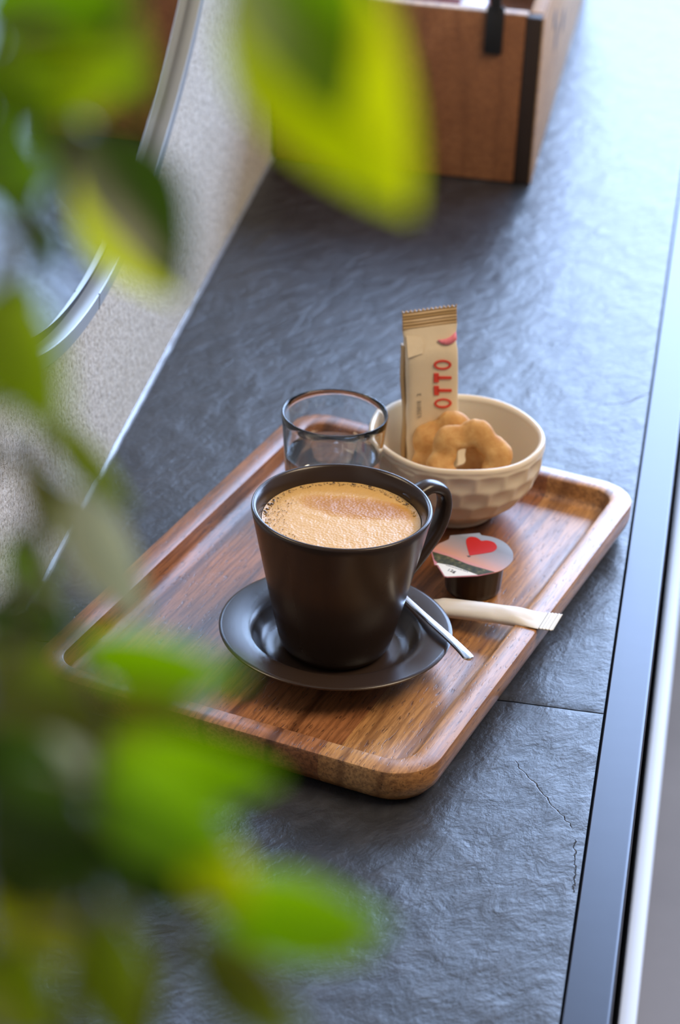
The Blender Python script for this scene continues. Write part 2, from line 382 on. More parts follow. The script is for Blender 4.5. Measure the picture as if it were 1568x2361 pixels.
box('cabinet_body', (XL + 0.001, JY - TL + 0.02, 0.0), (XT - 0.006, WINY - 0.004, -0.030 - FZ), M['cabinet'], counter, smooth=False)
# edge strip: flat top with a small rounded nose
pr = [(XR + 0.0006, -0.0075), (XR + 0.0006, -0.0004), (XR + 0.0010, -0.0001), (XT - 0.0024, 0.0002)] + [(XT - 0.0024 + 0.0024 * math.sin(a), -0.0022 + 0.0024 * math.cos(a)) for a in [0.3, 0.7, 1.1, 1.57]] + [(XT, -0.028), (XT - 0.002, -0.028), (XT - 0.002, -0.0075)]
ya, yb = JY - TL, WINY - 0.002; n = len(pr)
mesh_obj('edge_strip', [(x, ya, z - FZ) for x, z in pr] + [(x, yb, z - FZ) for x, z in pr],
         [tuple(range(n)), tuple(range(n, 2 * n))[::-1]] + [(i, (i + 1) % n, n + (i + 1) % n, n + i) for i in range(n)], M['brushed'], counter, True, 35)
# sealant bead where the tiles meet the wall
bp = [(XL + 0.0003, -0.002), (XL + 0.0003, 0.0016), (XL + 0.0011, 0.0012), (XL + 0.0019, 0.0005), (XL + 0.0024, -0.0004), (XL + 0.0024, -0.002)]
vs, fs = [], []; ny = 700; n = len(bp)
for j in range(ny + 1):
    y = ya + (yb - ya) * j / ny
    k = 1 + 0.35 * noise.noise(Vector((0, y * 55, 2)))
    vs += [(XL + 0.0003 + (x - XL - 0.0003) * k, y, z * k - FZ) for x, z in bp]
for j in range(ny):
    fs += [(j * n + i, j * n + (i + 1) % n, (j + 1) * n + (i + 1) % n, (j + 1) * n + i) for i in range(n)]
tb = tag(mesh_obj('trim_1', vs, fs, M['bead'], None, True, 50), kind='structure'); tb.location.z = FZ

wp = tag(box('white_panel', (0.1668, -1.2, FZ), (0.1780, 1.9, -0.34), M['white_paint'], None, 0.0015),
         'thin white upright panel standing on the floor beside the counter', 'panel')

# ------------------------------------------------------------------ round mirror on the wall
mr = tag(empty('round_mirror', (XL, 0.1324, 0.1247)), 'large round wall mirror with a satin metal rim on the plaster', 'mirror')
RM = 0.4078
def xlathe(name, prof, m, n=240):
    """profile of (radius, distance from the wall), axis = x, centre at the mirror's middle"""
    v, f = lathe_data(prof, n, closed=prof[0][0] > 1e-6)
    return mesh_obj(name, [(z, x, y + RM) for x, y, z in v], f, m, mr, True, 35)
rim = xlathe('rim', [(RM, 0.0004), (RM, 0.0105), (RM - 0.0006, 0.011), (RM - 0.0085, 0.011), (RM - 0.009, 0.0105), (RM - 0.009, 0.0004)], M['frame_metal'])
xlathe('mirror_glass', [(0.0, 0.0042), (RM - 0.0155, 0.0042), (RM - 0.0155, 0.0006), (0.0, 0.0006)], M['mirror'])
xlathe('shadow_gap', [(RM - 0.0091, 0.0006), (RM - 0.0091, 0.0020), (RM - 0.0153, 0.0020), (RM - 0.0153, 0.0006)], M['black'])
# fine seam where the rim's strip ends meet
aj = math.atan2(0.128 - 0.5325, 0.132 - 0.1324)
sj = box('seam', (0.0106, -0.0003, -0.0045), (0.01112, 0.0003, 0.0045), M['black'], rim, smooth=False)
sj.rotation_euler = (0, 0, 0); sj.location = (0, 0.0, 0.0045)

# ------------------------------------------------------------------ wooden serving tray
TA = -0.2525
def tw(x, y): return (x * math.cos(TA) - y * math.sin(TA), x * math.sin(TA) + y * math.cos(TA))
tc = (-0.0179, 0.0640); TH, TF = 0.020, 0.008
thx, thy = 0.1070, 0.1645
tray = tag(empty('serving_tray', (*tw(*tc), 0), TA), 'rectangular acacia wood serving tray with rounded corners and raised rim', 'tray')
def rrect(inset, z, rad, k=10):
    hx, hy = thx - inset, thy - inset; r = max(0.002, rad); out = []
    for cx, cy, a0 in ((hx - r, hy - r, 0), (-hx + r, hy - r, 90), (-hx + r, -hy + r, 180), (hx - r, -hy + r, 270)):
        for i in range(k + 1):
            a = math.radians(a0 + 90 * i / k); out.append((cx + r * math.cos(a), cy + r * math.sin(a), z))
    return out
RC = 0.024
loops = [rrect(0.0075, 0.0, RC - 0.006), rrect(0.0050, 0.0014, RC - 0.004), rrect(0.0012, 0.0065, RC - 0.001), rrect(0.0, 0.011, RC), rrect(0.0, 0.0188, RC),
         rrect(0.0003, 0.0196, RC), rrect(0.0012, TH, RC - 0.001), rrect(0.0112, TH, RC - 0.010), rrect(0.0121, 0.0196, RC - 0.011), rrect(0.0126, 0.0186, RC - 0.0115),
         rrect(0.0130, 0.0125, RC - 0.012), rrect(0.0142, 0.0100, RC - 0.013), rrect(0.0165, 0.0086, RC - 0.014), rrect(0.0200, TF, RC - 0.016)]
bm = bmesh.new(); rings = [[bm.verts.new(p) for p in L] for L in loops]; n = len(rings[0])
for A, B in zip(rings, rings[1:]):
    for i in range(n): bm.faces.new((A[i], A[(i + 1) % n], B[(i + 1) % n], B[i]))
bm.faces.new(rings[0][::-1]); bm.faces.new(rings[-1])
bmesh.ops.recalc_face_normals(bm, faces=bm.faces)
XJ = 0.0362 - tc[0]
for nm, side, mm in (('board', 1, M['wood_dark']), ('board', -1, M['wood_light'])):
    b2 = bm.copy()
    r = bmesh.ops.bisect_plane(b2, geom=b2.verts[:] + b2.edges[:] + b2.faces[:], plane_co=(XJ, 0, 0), plane_no=(side, 0, 0), clear_outer=True)
    eds = [e for e in r['geom_cut'] if isinstance(e, bmesh.types.BMEdge)]
    bmesh.ops.edgeloop_fill(b2, edges=eds)
    bm_obj(nm, b2, mm, tray, True, 35)
bm.free()

# ------------------------------------------------------------------ saucer, cup, coffee, spoon
ZS = TF
sauc_prof = [(0, ZS + .0022), (.026, ZS + .0022), (.0272, ZS + .0003), (.0285, ZS), (.0300, ZS + .0004), (.0312, ZS + .0022), (.0372, ZS + .0060), (.0430, ZS + .0118), (.0470, ZS + .0138), (.0560, ZS + .0155)] + \
    [(.0583, ZS + .0162), (.0590, ZS + .0169), (.0591, ZS + .0176), (.0585, ZS + .0181), (.0570, ZS + .0181)] + \
    [(.0480, ZS + .0170), (.0445, ZS + .0164), (.0428, ZS + .0156), (.0412, ZS + .0134), (.0385, ZS + .0092), (.0360, ZS + .0074), (.0330, ZS + .0066), (.0300, ZS + .0064), (0, ZS + .0064)]
sauc = tag(empty('saucer', (0, 0, ZS + 0.0001)), 'matte dark brown ceramic saucer under the coffee cup', 'saucer')
sp_ = [(r, z - ZS) for r, z in sauc_prof]
lathe('dish', [(0, .0023)] + [(.0255, .0023), (.0262, .0023), (.0290, .0026)] + sp_[5:], M['ceramic'], sauc, 128)
lathe('foot_ring', [(.0262, .0024), (.0266, .0008), (.0276, .0001), (.0290, .0000), (.0302, .0006), (.0311, .0024)], M['ceramic'], sauc, 128)
CB = ZS + 0.0068; CT = 0.0955
cup = tag(empty('coffee_cup', (0, 0, CB)), 'dark brown ceramic coffee cup with a loop handle, filled with crema coffee', 'cup')
hC = CT - CB
def rout(z): t = z / hC; return 0.0268 + (0.0449 - 0.0268) * (t ** 0.94)
prof = [(0, .0010), (.021, .0010), (.022, 0), (.0245, 0.0001), (.0258, .0010), (.0268, .0030)]
prof += [(rout(z) + 0.0003, z) for z in [hC * k / 16 for k in range(1, 16)]]
prof += [(.04490, hC - .0016), (.04480, hC - .0006), (.0440, hC), (.0430, hC - .0002), (.0423, hC - .0009)]
prof += [(rout(z) - .0036, z) for z in [hC * k / 16 for k in range(15, 2, -1)]] + [(.020, .0065), (0, .006)]
body = lathe('cup_body', prof, M['ceramic'], cup, 144)
ha = math.radians(45)
hp = [(rout(hC - .009) - .0015, hC - .0090), (.0470, hC - .0058), (.0545, hC - .0042), (.0625, hC - .0085), (.0650, hC - .0180), (.0615, hC - .0300), (.0515, hC - .0420), (.0420, hC - .0500), (rout(hC - .056) - .0015, hC - .0560)]
path = spline([(r * math.cos(ha), r * math.sin(ha), z) for r, z in hp], 46)
sweep('handle', path, lambda t: (0.0030 + 0.0012 * abs(2 * t - 1) ** 3, 0.0048 + 0.0010 * abs(2 * t - 1) ** 3), M['ceramic'], cup, up=(math.cos(ha + math.pi / 2), math.sin(ha + math.pi / 2), 0), seg=20, power=2.5)
# swap: 'up' across the handle makes width run along the cup's tangent
ZC = 0.0868
rc = rout(ZC - CB) - .0037
cof = tag(empty('coffee', (0, 0, ZC - 0.004)), 'coffee with golden brown crema foam inside the dark cup', 'coffee')
vs, fs = [(0, 0, 0.004)], []; NR, NA = 26, 120
for i in range(1, NR + 1):
    r = rc * i / NR
    for k in range(NA):
        a = 2 * math.pi * k / NA; x, y = r * math.cos(a), r * math.sin(a)
        z = 0.004 + 0.00022 * noise.noise(Vector((x * 180, y * 180, 1))) + 0.0009 * max(0, i / NR - 0.93) / 0.07 * 0.8
        vs.append((x, y, z))
for k in range(NA): fs.append((0, 1 + k, 1 + (k + 1) % NA))
for i in range(NR - 1):
    for k in range(NA):
        a = 1 + i * NA + k; b_ = 1 + i * NA + (k + 1) % NA; fs.append((a, b_, b_ + NA, a + NA))
s0 = len(vs); vs += [(x * .97, y * .97, 0.0) for x, y, z in vs[1 + (NR - 1) * NA:1 + NR * NA]]
for k in range(NA): fs.append((1 + (NR - 1) * NA + k, 1 + (NR - 1) * NA + (k + 1) % NA, s0 + (k + 1) % NA, s0 + k))
fs.append(tuple(s0 + k for k in range(NA))[::-1])
mesh_obj('crema', vs, fs, M['coffee'], cof, True, 60)
def bubbles(name, n, m, r0, r1, s0, s1, amin, amax, seed):
    rnd = random.Random(seed); bm = bmesh.new()
    for i in range(n):
        a = math.radians(rnd.uniform(amin, amax)); r = rnd.uniform(r0, r1); s = s0 + (s1 - s0) * rnd.random() ** 3
        r = min(r, rc - s * 0.9)
        bmesh.ops.create_icosphere(bm, subdivisions=2 if s > 0.0006 else 1, radius=s, matrix=Matrix.Translation((r * math.cos(a), r * math.sin(a), 0.0044)) @ Matrix.Scale(0.6, 4, (0, 0, 1)))
    return tag(bm_obj(name, bm, m, cof, True, 180), kind='stuff')
bubbles('foam_bubbles', 420, M['bubble'], rc - 0.0030, rc, 0.00015, 0.0007, 20, 250, 3)
bubbles('foam_bubbles', 60, M['bubble_dark'], rc - 0.0022, rc - 0.0004, 0.00025, 0.0011, 35, 190, 5)
bubbles('foam_bubbles', 260, M['bubble'], rc - 0.0120, rc, 0.00012, 0.0005, 150, 235, 8)

spoon = tag(empty('teaspoon', (0.018, 0.052, 0.0265)), 'small polished steel teaspoon resting across the dark saucer', 'spoon')
so = Vector((0.018, 0.052, 0.0265))
# handle end and bowl end follow one straight line over the saucer rim
sp = [Vector((0.0262, 0.0387, 0.0282)), Vector((0.036, 0.0253, 0.0286)), Vector((0.046, 0.0120, 0.0291)), Vector((0.0575, -0.0022, 0.0292)), Vector((0.0660, -0.0128, 0.0288)), Vector((0.0708, -0.0192, 0.0283))]
path = [p - so for p in spline(sp, 120)]
def srad(t):
    w = 0.0017 + 0.0014 * max(0, (t - 0.1) / 0.9) ** 1.1
    if t > 0.93: w *= math.sqrt(max(0.02, 1 - ((t - 0.93) / 0.07) ** 2))
    return (w, 0.00075)
sweep('spoon_handle', path, srad, M['chrome'], spoon, seg=16, power=3.0)
bl, bw = 0.0155, 0.0095; vs, fs = [], []; nu, nv = 14, 24
dv = (sp[0] - sp[2]).normalized(); dv.z = 0; dv.normalize(); sd = Vector((-dv.y, dv.x, 0)); bc = sp[0] - so + dv * bl * 0.93
for i in range(nu + 1):
    q = i / nu
    for k in range(nv):
        a = 2 * math.pi * k / nv; vs.append(bc + dv * (bl * q * math.cos(a)) + sd * (bw * q * math.sin(a)) + Vector((0, 0, -0.004 * (1 - q * q) + 0.0003)))
off = len(vs)
vs += [v + Vector((0, 0, -0.0008)) for v in vs]
for i in range(nu):
    for k in range(nv):
        a, b_ = i * nv + k, i * nv + (k + 1) % nv
        fs.append((a, b_, b_ + nv, a + nv)); fs.append((off + a, off + a + nv, off + b_ + nv, off + b_))
for k in range(nv): a, b_ = nu * nv + k, nu * nv + (k + 1) % nv; fs.append((a, b_, off + b_, off + a))
mesh_obj('spoon_bowl', vs, fs, M['chrome'], spoon, True, 60)

# ------------------------------------------------------------------ glass of water
GX, GY, GH = -0.0242, 0.1250, 0.0750
gl = empty('water_glass', (GX, GY, TF + 0.0001)); tag(gl, 'small clear glass of water between the cup and the cream bowl', 'glass')
def gro(z): return 0.0222 + (0.0288 - 0.0222) * (z / GH)
gp = [(0, 0.0006), (.017, 0.0006), (.0192, 0), (.0208, .0006), (.0219, .0022)] + [(gro(z), z) for z in [GH * k / 14 for k in range(1, 14)]] + \
     [(gro(GH) , GH - .0008), (gro(GH) - .0003, GH - .0001), (gro(GH) - .0008, GH), (gro(GH) - .0013, GH - .0004), (gro(GH) - .0016, GH - .0012)] + \
     [(gro(z) - .0016, z) for z in [GH * k / 14 for k in range(13, 2, -1)]] + [(.0205, .0105), (.0185, .0085), (.0150, .0078), (0, .0076)]
lathe('glass_body', gp, M['glass'], gl, 128)
WZ = 0.0505
water = [(0, .0074), (.0150, .0076), (.0186, .0083), (.0207, .0104)] + [(gro(z) - .0014, z) for z in [.0104 + (WZ - .0104) * k / 8 for k in range(1, 9)]] + [(gro(WZ) - .0022, WZ - .0005), (gro(WZ) - .004, WZ - .0007), (0, WZ - .0007)]
wt = empty('water', (GX, GY, TF + 0.0075)); lathe('water_body', [(r, z - .0074) for r, z in water], M['water'], wt, 128); tag(wt, 'clear water filling the lower part of the small glass', 'water')

# ------------------------------------------------------------------ cream bowl with dimpled facets
bx, by = 0.0385, 0.1700
bowl = empty('cream_bowl', (bx, by, TF + 0.0001)); tag(bowl, 'cream ceramic bowl with hammered facets holding biscuits', 'bowl')
bhh = 0.0495
op = spline([(.0215, 0.0), (.0235, .0012), (.0245, .0040), (.0310, .0085), (.0390, .0160), (.0450, .0260), (.0482, .0370), (.0490, .0450), (.0487, .0495), (.0483, .0510)], 60)
prof_o = [(p.x, p.y) for p in op]
prof_i = [(p.x, p.y) for p in spline([(.0448, .0500), (.0446, .0460), (.0425, .0330), (.0380, .0210), (.0310, .0130), (.0200, .0075), (.0100, .0058)], 30)]
prof = [(0, .0012), (.0195, .0012)] + prof_o + [(.0478, .0519), (.0468, .0521), (.0455, .0515)] + prof_i + [(0, .0055)]
prof = [(r, z * 0.0495 / 0.052) for r, z in prof]
v, f = lathe_data(prof, 216)
vv = []
NF = 18
for (x, y, z) in v:
    r = math.hypot(x, y); a = math.atan2(y, x)
    k = 0.0
    if r > 0.024 and 0.004 < z < 0.0475:
        # only the outside
        t = (z - 0.004) / 0.0430
        ro = None
        row = t * 4.2; ri = int(row); u = row - ri
        ph = (a / (2 * math.pi) * NF + 0.5 * (ri % 2)) % 1.0
        d = math.sin(math.pi * u) ** 0.7 * math.sin(math.pi * ph) ** 0.7 if ri < 5 else 0
        fade = min(1, (0.0475 - z) / 0.004)
        k = -0.0017 * d * fade
    vv.append([x, y, z, k, r, a])
no = (2 + len(prof_o))
# vertices are laid out ring by ring after the first pole: 1 + rings*216
for idx in range(len(vv)):
    ring = 0 if idx == 0 else 1 + (idx - 1) // 216
    x, y, z, k, r, a = vv[idx]
    if not (2 <= ring < no): k = 0.0
    wob = 1 + (0.004 * math.cos(3 * a + 0.6) + 0.003 * math.cos(7 * a)) * (z / bhh)
    rr = (r + k) * wob
    vv[idx] = (rr * math.cos(a), rr * math.sin(a), z + 0.0004 * math.cos(5 * a) * (z / bhh) ** 4)
mesh_obj('bowl_body', vv, f, M['cream'], bowl, True, 60)

# ------------------------------------------------------------------ biscuits
def flower_biscuit(loc, nrm, spin, label, R=0.0205):
    t = empty('flower_biscuit', loc); tag(t, label, 'biscuit')
    vs, fs = [], []; NA, NB = 144, 28; RI = 0.0080
    for i in range(NA):
        th = 2 * math.pi * i / NA
        lob = 0.5 + 0.5 * math.cos(6 * th)
        ro = R - 0.0028 + 0.0030 * lob ** 0.7 + 0.0004 * noise.noise(Vector((math.cos(th) * 3, math.sin(th) * 3, spin)))
        ri = RI + 0.0006 * math.cos(6 * th)
        rcn, hw = (ro + ri) / 2, (ro - ri) / 2
        hz = 0.0054 + 0.0014 * lob
        for k in range(NB):
            ph = 2 * math.pi * k / NB; c_, s_ = math.cos(ph), math.sin(ph)
            x = rcn + hw * math.copysign(abs(c_) ** 0.8, c_); z = hz * math.copysign(abs(s_) ** 0.75, s_)
            nn = 1 + 0.03 * noise.noise(Vector((x * math.cos(th) * 220, x * math.sin(th) * 220, z * 220 + spin)))
            vs.append((x * math.cos(th) * nn, x * math.sin(th) * nn, z * nn))
    for i in range(NA):
        for k in range(NB):
            j, l = (i + 1) % NA, (k + 1) % NB; fs.append((i * NB + k, j * NB + k, j * NB + l, i * NB + l))
    o = mesh_obj('biscuit_ring', vs, fs, M['biscuit'], t, True, 70)
    q = Vector(nrm).normalized().to_track_quat('Z', 'Y')
    o.rotation_euler = (q.to_matrix() @ Matrix.Rotation(spin, 3, 'Z')).to_euler()
    return t
flower_biscuit((0.0475, 0.1545, 0.0475), (0.12, -0.90, 0.42), 0.30, 'golden flower-shaped ring biscuit leaning in front in the cream bowl', 0.0240)
flower_biscuit((0.0362, 0.1712, 0.0425), (-0.05, -0.90, 0.42), 0.62, 'golden flower-shaped ring biscuit tucked behind the other biscuit', 0.0240)

# ------------------------------------------------------------------ wrapped biscuit bar
bar = empty('wrapped_biscuit_bar', (0.0245, 0.1840, 0.0190)); tag(bar, 'upright cream and gold wrapped biscuit bar with red OTTO lettering', 'snack bar')
lean = Vector((0.0165 - 0.0250, 0.0865 - 0.0800, 0.100)).normalized()
rz = math.radians(24); ex = Vector((math.cos(rz), math.sin(rz), 0)); ex = (ex - lean * ex.dot(lean)).normalized(); ey = lean.cross(ex)
bar.rotation_euler = Matrix((ex, ey, lean)).transposed().to_euler()
BW, BT, BH = 0.0150, 0.0062, 0.0905
def section(w, t, z, pw, k=32, sh=0.0):
    out = []
    for i in range(k):
        a = 2 * math.pi * i / k; c_, s_ = math.cos(a), math.sin(a)
        out.append((w * math.copysign(abs(c_) ** (2 / pw), c_) + sh, t * math.copysign(abs(s_) ** (2 / pw), s_), z))
    return out
lev = [(0.0000, BW + .0004, 0.0004, 2), (0.004, BW + .0003, 0.0014, 3), (0.010, BW, BT * .95, 5)] + [(z, BW * (1 + 0.008 * math.sin(z * 330)), BT * (1 + 0.03 * math.sin(z * 410)), 6) for z in (0.018, 0.026, 0.034, 0.042, 0.050, 0.058, 0.066, 0.072)] + [(0.077, BW, BT * .96, 5), (0.081, BW, BT * .72, 3.6), (0.086, BW + .0003, BT * .36, 3), (0.0905, BW + .0007, 0.0009, 3), (0.0915, BW + .0008, 0.0005, 3)]
vs, fs = [], []
for z, w, t, pw in lev:
    sec = section(w, t, z, pw)
    vs += [(x + 0.0005 * noise.noise(Vector((x * 90, y * 90, z * 120))), y + 0.0007 * noise.noise(Vector((x * 110 + 5, y * 60, z * 130))) * (1 if 0.07 < z < 0.09 else 0.35), z_) for x, y, z_ in sec]
for i in range(len(lev) - 1):
    for k in range(32): j = (k + 1) % 32; fs.append((i * 32 + k, i * 32 + j, (i + 1) * 32 + j, (i + 1) * 32 + k))
fs.append(tuple(range(32))[::-1]); fs.append(tuple((len(lev) - 1) * 32 + k for k in range(32)))
mesh_obj('wrapper', vs, fs, M['wrap'], bar, True, 50)
# crimped top fin with zig-zag edge and pressed ridges
vs, fs = [], []; nx, nz = 60, 22; z0, z1 = 0.0908, 0.1020; fw = BW + .0008
for j in range(nz + 1):
    for i in range(nx + 1):
        x = -fw + 2 * fw * i / nx; z = z0 + (z1 - z0) * j / nz
        if j == nz: z += 0.0017 * (abs(((i / nx * 13) % 1) - 0.5) * 2 - 0.5)
        vs.append((x, 0.00035 * math.sin(j * math.pi * 0.55) + 0.0006 * math.sin(x * 140), z))
for j in range(nz):
    for i in range(nx): k = j * (nx + 1) + i; fs.append((k, k + 1, k + nx + 2, k + nx + 1))
fin = mesh_obj('crimped_fin', vs, fs, M['wrap_gold'], bar, True, 60)
sm = fin.modifiers.new('thickness', 'SOLIDIFY'); sm.thickness = 0.0004
# folded side seam on the left edge
path = [Vector((-BW - 0.0006 - 0.0006 * math.sin(k * 0.9), 0.0012 + 0.0006 * math.sin(k * 0.6), 0.006 + 0.076 * k / 12)) for k in range(13)]
sweep('side_seam', path, lambda t: (0.0009, 0.0030), M['wrap_gold'], bar, up=(0, 1, 0), seg=10, power=3)
# folded corner flap by the top
YF = -BT - 0.0006
def ysurf(z):
    for (za, wa, ta, pa), (zb, wb_, tb_, pb) in zip(lev, lev[1:]):
        if za <= z <= zb: return -(ta + (tb_ - ta) * (z - za) / (zb - za))
    return -0.0006
def face_poly(name, outlines, m, parent, y=YF, th=0.0006):
    """polygons given in (u across, v up) on the front of the bar"""
    vs, fs = [], []
    for P in outlines:
        s = len(vs); n = len(P); vs += [(u, y, v_) for u, v_ in P] + [(u, y + th, v_) for u, v_ in P]
        fs += [tuple(range(s, s + n)), tuple(range(s + n, s + 2 * n))[::-1]] + [(s + i, s + n + i, s + n + (i + 1) % n, s + (i + 1) % n) for i in range(n)]
    return mesh_obj(name, vs, fs, m, parent, False)
def letter_O(cu, cv, hu, hv, sl, tu, tv):
    n = 36; quads = []
    def pt(a, a_u, a_v): u = a_u * math.cos(a); return (cu + u, cv + a_v * math.sin(a) + sl * u)
    for i in range(n):
        a, b_ = 2 * math.pi * i / n, 2 * math.pi * (i + 1) / n
        quads.append([pt(a, hu, hv), pt(b_, hu, hv), pt(b_, hu - tu, hv - tv), pt(a, hu - tu, hv - tv)])
    return quads
def letter_T(cu, cv, hu, hv, sl):
    # the letter's top faces the bar's left side
    def q(u, v_): return (cu + u, cv + v_ + sl * u)
    return [[q(-hu, -hv), q(-hu + .0028, -hv), q(-hu + .0028, hv), q(-hu, hv)], [q(-hu + .0020, -.0008), q(hu, -.0007), q(hu, .0008), q(-hu + .0020, .0009)]]
flp = [(-0.0146, 0.0770), (-0.0060, 0.0785), (-0.0048, 0.0835), (-0.0060, 0.0868), (-0.0142, 0.0885)]
fl = mesh_obj('fold_flap', [(u, ysurf(v_) - 0.0007 + (0.0004 if i in (3, 4) else 0), v_) for i, (u, v_) in enumerate(flp)], [(0, 1, 2), (0, 2, 3), (0, 3, 4)], M['wrap'], bar, False)
sm = fl.modifiers.new('thickness', 'SOLIDIFY'); sm.thickness = 0.0003; sm.offset = 0
lu, lh = 0.0052, 0.0051
face_poly('lettering', letter_O(lu, 0.0705, lh, 0.0029, -0.10, 0.0013, 0.0011), M['print_red'], bar)
face_poly('lettering', letter_T(lu, 0.0628, lh, 0.0027, -0.13), M['print_red'], bar)
face_poly('lettering', letter_T(lu, 0.0552, lh, 0.0027, -0.13), M['print_red'], bar)
face_poly('lettering', letter_O(lu, 0.0476, lh, 0.0029, -0.10, 0.0013, 0.0011), M['print_red'], bar)
def text_mesh(name, body, size, m, parent, mtx, bold=0.0):
    c = bpy.data.curves.new(name, 'FONT'); c.body = body; c.size = size; c.align_x = 'CENTER'; c.align_y = 'CENTER'; c.extrude = size * 0.02; c.offset = bold; c.resolution_u = 3
    t = bpy.data.objects.new(name, c); COL.objects.link(t)
    dg = bpy.context.evaluated_depsgraph_get(); me = bpy.data.meshes.new_from_object(t.evaluated_get(dg)); bpy.data.objects.remove(t)
    o = link_mesh(name, me, m, parent, False)
    o.matrix_local = mtx; return o
mt = Matrix.Translation((-0.0085, YF + 0.0003, 0.048)) @ Matrix(((0, -1, 0, 0), (0, 0, -1, 0), (1, 0, 0, 0), (0, 0, 0, 1)))
text_mesh('batch_code', 'L25018   2', 0.0034, M['print_grey'], bar, mt)
pmk = [(0.0035, .0838, .0846), (0.0055, .0822, .0844), (.0080, .0815, .0845), (.0104, .0816, .0852), (.0128, .0826, .0866), (.0143, .0836, .0876)]
vs = [(u, ysurf(v0) - 0.0009, v0) for u, v0, v1 in pmk] + [(u, ysurf(v1) - 0.0009, v1) for u, v0, v1 in pmk]
pk_ = mesh_obj('pink_mark', vs, [(i, i + 1, 7 + i, 6 + i) for i in range(5)], M['pink'], bar, True)
sm = pk_.modifiers.new('thickness', 'SOLIDIFY'); sm.thickness = 0.0004; sm.offset = 0

# ------------------------------------------------------------------ creamer pod
px_, py_, LZ = 0.0606, 0.0850, 0.0284
pod = empty('creamer_pod', (px_, py_, TF + 0.0001)); tag(pod, 'dark plastic coffee creamer portion with a red heart balloon lid', 'creamer')
ph = LZ - TF
pv, pf = lathe_data([(0, .0008), (.0125, .0008), (.0138, 0), (.0146, .0012), (.0150, .004), (.0160, ph - .0025), (.0162, ph - .0014), (.0190, ph - .0012), (.0193, ph - .0006), (.0190, ph - .0002), (0, ph - .0002)], 120)
pv = [(x * (1 + (0.010 * math.cos(24 * math.atan2(y, x)) if 0.003 < z < ph - .004 and math.hypot(x, y) > .014 else 0)), y * (1 + (0.010 * math.cos(24 * math.atan2(y, x)) if 0.003 < z < ph - .004 and math.hypot(x, y) > .014 else 0)), z) for x, y, z in pv]
mesh_obj('pod_cup', pv, pf, M['pod'], pod, True, 50)
def lid_mat():
    m, nt, b, out = newmat('printed_lid'); g = NT(nt); co = g.coord('Object'); x, y, z = g.xyz(co)
    # printed sunrise: direction across the lid
    t = g.math('ADD', g.math('MULTIPLY', x, 0.42 / 0.03), g.math('MULTIPLY', y, 0.90 / 0.03))
    c = g.ramp(g.math('ADD', t, 0.42), [(0.0, (0.52, 0.19, 0.22)), (0.18, (0.56, 0.26, 0.17)), (0.45, (0.36, 0.26, 0.25)), (0.8, (0.23, 0.24, 0.28)), (1.0, (0.30, 0.35, 0.44))])
    g.link(c, b.inputs['Base Color']); b.inputs['Roughness'].default_value = 0.42; b.inputs['Specular IOR Level'].default_value = 0.3
    n = g.noise(co, 120, 2); g.link(g.bump(n, 0.15, 0.001), b.inputs['Normal'])
    return m
lidp = [(-.0166, .0195), (-.0015, .0262), (-.0003, .0240), (.0069, .0230), (.0132, .0188), (.0175, .0116), (.0190, .0058), (.0188, -.0009), (.0162, -.0082), (.0122, -.0135), (.0029, -.0200), (-.0125, -.0253), (-.0140, -.0250), (-.0192, -.0143), (-.0206, -.0141), (-.0244, .0000), (-.0214, .0090), (-.0168, .0150)]
dx_, dy_ = 0.0616 - px_, 0.0830 - py_
lidp = [(x + dx_, y + dy_) for x, y in lidp]
# round the arc between the corners
arcp = spline([(x, y, 0) for x, y in lidp[2:11]], 40)
lid_out = lidp[:2] + [(p.x, p.y) for p in arcp] + lidp[11:]
lid = prism('lid', lid_out, ph, ph + 0.0004, lid_mat(), pod)
hz0, hz1 = ph + 0.0004, ph + 0.00055
hl = spline([(x + dx_, y + dy_, 0) for x, y in [(-.0037, .0002), (-.0063, .0095), (-.0076, .0164), (-.0062, .0202), (-.0027, .0206), (.0005, .0175)]], 24)
hr = spline([(x + dx_, y + dy_, 0) for x, y in [(.0005, .0175), (.0038, .0188), (.0075, .0173), (.0095, .0125), (.0081, .0078), (.0043, .0049), (-.0037, .0002)]], 28)
prism('heart_balloon', [(p.x, p.y) for p in hl] + [(p.x, p.y) for p in hr[1:-1]], hz0, hz1, M['red'], lid)
prism('balloon_basket', [(x + dx_, y + dy_) for x, y in [(-.0052, -.0006), (-.0040, -.0016), (-.0030, -.0006), (-.0040, .0000)]], hz0, hz1, M['print_black'], lid)
def hill_mat():
    m, nt, b, out = newmat('printed_hills'); g = NT(nt); n = g.noise(g.coord(), 420, 4)
    g.link(g.ramp(n, [(0.35, (0.030, 0.032, 0.014)), (0.6, (0.075, 0.075, 0.026)), (0.75, (0.20, 0.17, 0.07))]), b.inputs['Base Color']); b.inputs['Roughness'].default_value = 0.5; b.inputs['Specular IOR Level'].default_value = 0.15
    return m
prism('printed_hills', [(x + dx_, y + dy_) for x, y in [(-.0238, -.0004), (-.0144, -.0036), (-.0033, -.0094), (.0075, -.0128), (.0112, -.0140), (.0085, -.0158), (.0029, -.0193), (-.0020, -.0170), (-.0110, -.0130), (-.0190, -.0120), (-.0213, -.0090)]], hz0, hz1, hill_mat(), lid)
prism('label_strip', [(x + dx_, y + dy_) for x, y in [(-.0190, -.0120), (-.0110, -.0130), (-.0020, -.0170), (.0029, -.0193), (-.0125, -.0248), (-.0138, -.0245), (-.0186, -.0142), (-.0200, -.0136)]], hz0, hz1, M['paper'], lid)
la = math.radians(-16)
text_mesh('label_text', '12g', 0.0034, M['print_black'], lid, Matrix.Translation((-.0110 + dx_, -.0186 + dy_, hz1 + .00012)) @ Matrix.Rotation(la, 4, 'Z'))
